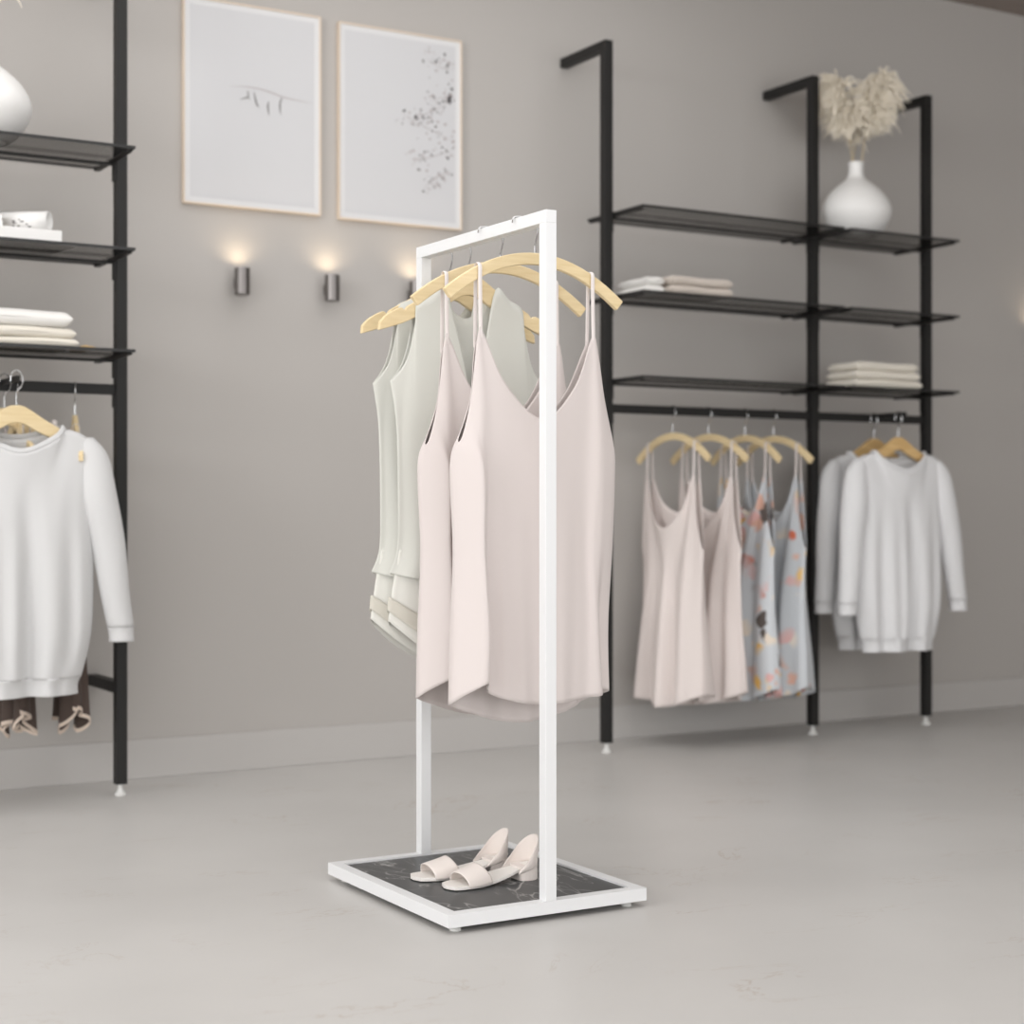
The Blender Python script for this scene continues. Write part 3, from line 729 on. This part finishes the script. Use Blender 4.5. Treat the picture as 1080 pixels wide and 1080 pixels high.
# ------------------------------------------------------------------ framed posters
def poster(label, x0, x1, z0, z1, art):
    t = thing('framed_poster', label, 'picture', ((x0+x1)/2, WY, (z0+z1)/2), 0, 'framed posters on the back wall')
    w, h = (x1-x0)/2, (z1-z0)/2; f = .0045; d = .018
    bm = bmesh.new()
    add_box(bm, -w, -w+f, -d, -.0005, -h, h); add_box(bm, w-f, w, -d, -.0005, -h, h); add_box(bm, -w+f, w-f, -d, -.0005, h-f, h); add_box(bm, -w+f, w-f, -d, -.0005, -h, -h+f)
    from_bm('frame', bm, M['oak'], t)
    p = box('print', (-w+f, w-f, -.013, -.001, -h+f, h-f), M['mount'], t)
    bm = bmesh.new(); add_box(bm, -w+.022, w-.022, -.0136, -.0131, -h+.022, h-.022); from_bm('sheet', bm, M['poster'], p)
    art(p, w, h)
    return t
def stroke(bm, pts, wd):
    P_ = spline([(x, 0, z) for x, z in pts], 5); prev = None; n_ = len(P_)
    for i, q in enumerate(P_):
        a = P_[max(0, i-1)]; b_ = P_[min(n_-1, i+1)]; tx, tz = b_[0]-a[0], b_[2]-a[2]; l_ = math.hypot(tx, tz) or 1
        k = wd*math.sin(PI*(i+.7)/(n_+.4)); nx, nz = -tz/l_*k, tx/l_*k
        cur = (bm.verts.new((q[0]+nx, -.0145, q[2]+nz)), bm.verts.new((q[0]-nx, -.0145, q[2]-nz)))
        if prev: bm.faces.new((prev[0], cur[0], cur[1], prev[1]))
        prev = cur
def art_lines(p, w, h):
    bm = bmesh.new()
    stroke(bm, [(-.08, .055), (-.02, .062), (.04, .058), (.10, .045), (.16, .040), (.20, .038)], .0016)
    from_bm('faint_line', bm, M['ink_pale'], p)
    def one(pts, wd):
        b2 = bmesh.new(); stroke(b2, pts, wd); from_bm('pencil_stroke', b2, M['ink'], p)
    one([(-.045, .020), (-.028, .026), (-.018, .030), (-.012, .022)], .002)
    one([(-.020, .050), (-.017, .040), (-.018, .028)], .002)
    one([(.002, .050), (.006, .030), (.012, .010), (.020, .002)], .0024)
    one([(.050, .025), (.048, .008), (.052, -.018)], .0024)
    one([(.098, .045), (.090, .030), (.088, .010), (.092, -.012)], .0022)
def art_blossom(p, w, h):
    rnd = random.Random(11)
    bms = {'ink_pale': bmesh.new(), 'ink': bmesh.new(), 'ink_dark': bmesh.new()}
    stems = [((.20, .13), (.10, .10)), ((.20, .12), (.02, .02)), ((.19, -.02), (.0, .05)), ((.19, -.05), (.03, -.10)), ((.20, .22), (.09, .24)), ((.18, -.12), (.08, -.19))]
    for (ax, az), (bx, bz) in stems:
        stroke(bms['ink_pale'], [(ax, az), ((ax+bx)/2+rnd.uniform(-.01, .01), (az+bz)/2+rnd.uniform(-.02, .02)), (bx, bz)], .0010)
        for k in range(34):
            s = rnd.random(); cx_ = ax+(bx-ax)*s+rnd.gauss(0, .016); cz_ = az+(bz-az)*s+rnd.gauss(0, .020)
            if cx_ > w-.028 or cx_ < -.02: continue
            r = rnd.uniform(.002, .0055); a0 = rnd.random()*6; key = rnd.choices(['ink_pale', 'ink', 'ink_dark'], [6, 3, .8])[0]
            b_ = bms[key]; b_.faces.new([b_.verts.new((cx_+r*(1+.5*math.sin(3*k+j))*math.cos(a0+j*PI/3), -.0144-.00002*k, cz_+r*.8*(1+.4*math.cos(2*k+j))*math.sin(a0+j*PI/3))) for j in range(6)])
    b_ = bms['ink_dark']
    for cx_, cz_, r in ((.178, .118, .010), (.180, .108, .008), (.128, .235, .006), (.16, .262, .006), (.172, -.08, .006)):
        b_.faces.new([b_.verts.new((cx_+r*.6*math.cos(j*PI/3), -.0152, cz_+r*math.sin(j*PI/3))) for j in range(6)])
    for k, nm in (('ink_pale', 'pale_petals'), ('ink', 'grey_petals'), ('ink_dark', 'dark_petals')): from_bm(nm, bms[k], M[k], p)['kind'] = 'stuff'
poster('framed white poster with a few short pencil strokes under a faint line', 1.709, 2.164, 1.741, 2.372, art_lines)
poster('framed white poster with grey blossom specks down its right side', 2.2255, 2.674, 1.738, 2.368, art_blossom)

# ------------------------------------------------------------------ wall sconces
def sconce(x, label):
    t = thing('wall_lamp', label, 'wall lamp', (x, 4.840, 1.468), 0, 'cylinder wall lamps')
    R, H = .0235, .082
    lathe('cylinder_shade', [(0, .004), (0, 0), (R-.002, 0), (R, .002), (R, H), (R-.003, H), (R-.003, H-.012), (0, H-.012)], M['gunmetal'], t, 40)
    lathe('bulb', [(0, H-.0115), (.010, H-.0115), (.010, H-.006), (0, H-.005)], M['lamp_inner'], t, 20)
    box('wall_mount', (-.010, .010, R-.002, WY-4.840, .025, .055), M['gunmetal'], t)
    ld = bpy.data.lights.new('lamp_light', 'SPOT'); ld.energy = .62; ld.color = (1, .80, .55); ld.spot_size = math.radians(150); ld.spot_blend = .9; ld.shadow_soft_size = .008
    lo = bpy.data.objects.new('lamp_light', ld); col.objects.link(lo); lo.parent = t; lo.location = (0, 0, H-.003); lo.rotation_euler = (PI, 0, 0)
sconce(1.888, 'small dark metal cylinder wall lamp under the pencil-line poster, leftmost')
sconce(2.190, 'small dark metal cylinder wall lamp under the gap between the two posters')
sconce(2.490, 'small dark metal wall lamp mostly hidden behind the sage tops and hanger')
sconce(5.395, 'small dark metal wall lamp just beyond the right picture edge, only its glow showing')

# ------------------------------------------------------------------ light
w = bpy.data.worlds.new('daylight'); bpy.context.scene.world = w; w.use_nodes = True
bg = w.node_tree.nodes['Background']; bg.inputs['Color'].default_value = (1.0, .998, .996, 1); bg.inputs['Strength'].default_value = 2.3
def area(name, loc, target, sx, sy, e, c):
    d = bpy.data.lights.new(name, 'AREA'); d.shape = 'RECTANGLE'; d.size = sx; d.size_y = sy; d.energy = e; d.color = c
    o = bpy.data.objects.new(name, d); col.objects.link(o); o.location = loc
    o.rotation_euler = (Vector(target)-Vector(loc)).to_track_quat('-Z', 'Y').to_euler()
    return o
area('side_window_light', (-4.2, 1.5, 2.35), (2.8, 4.4, 1.6), 1.3, .9, 62, (1, .998, .995))
area('ceiling_light', (.9, 2.35, CEIL-.03), (.9, 2.35, 0), 5.0, 4.2, 96, (1, .998, .995))

# ------------------------------------------------------------------ camera
cd = bpy.data.cameras.new('camera'); cam = bpy.data.objects.new('camera', cd); col.objects.link(cam)
cam.location = (0, 0, .8); cam.rotation_euler = (PI/2, 0, -math.radians(30.5))
cd.sensor_width = 36; cd.lens = 58.6; cd.clip_start = .05
cd.dof.use_dof = True; cd.dof.focus_distance = 3.3; cd.dof.aperture_fstop = 3.0
s = bpy.context.scene; s.camera = cam
s.view_settings.view_transform = 'Standard'; s.view_settings.look = 'None'; s.view_settings.gamma = 1; s.view_settings.use_curve_mapping = False
s.view_settings.exposure = 0.0
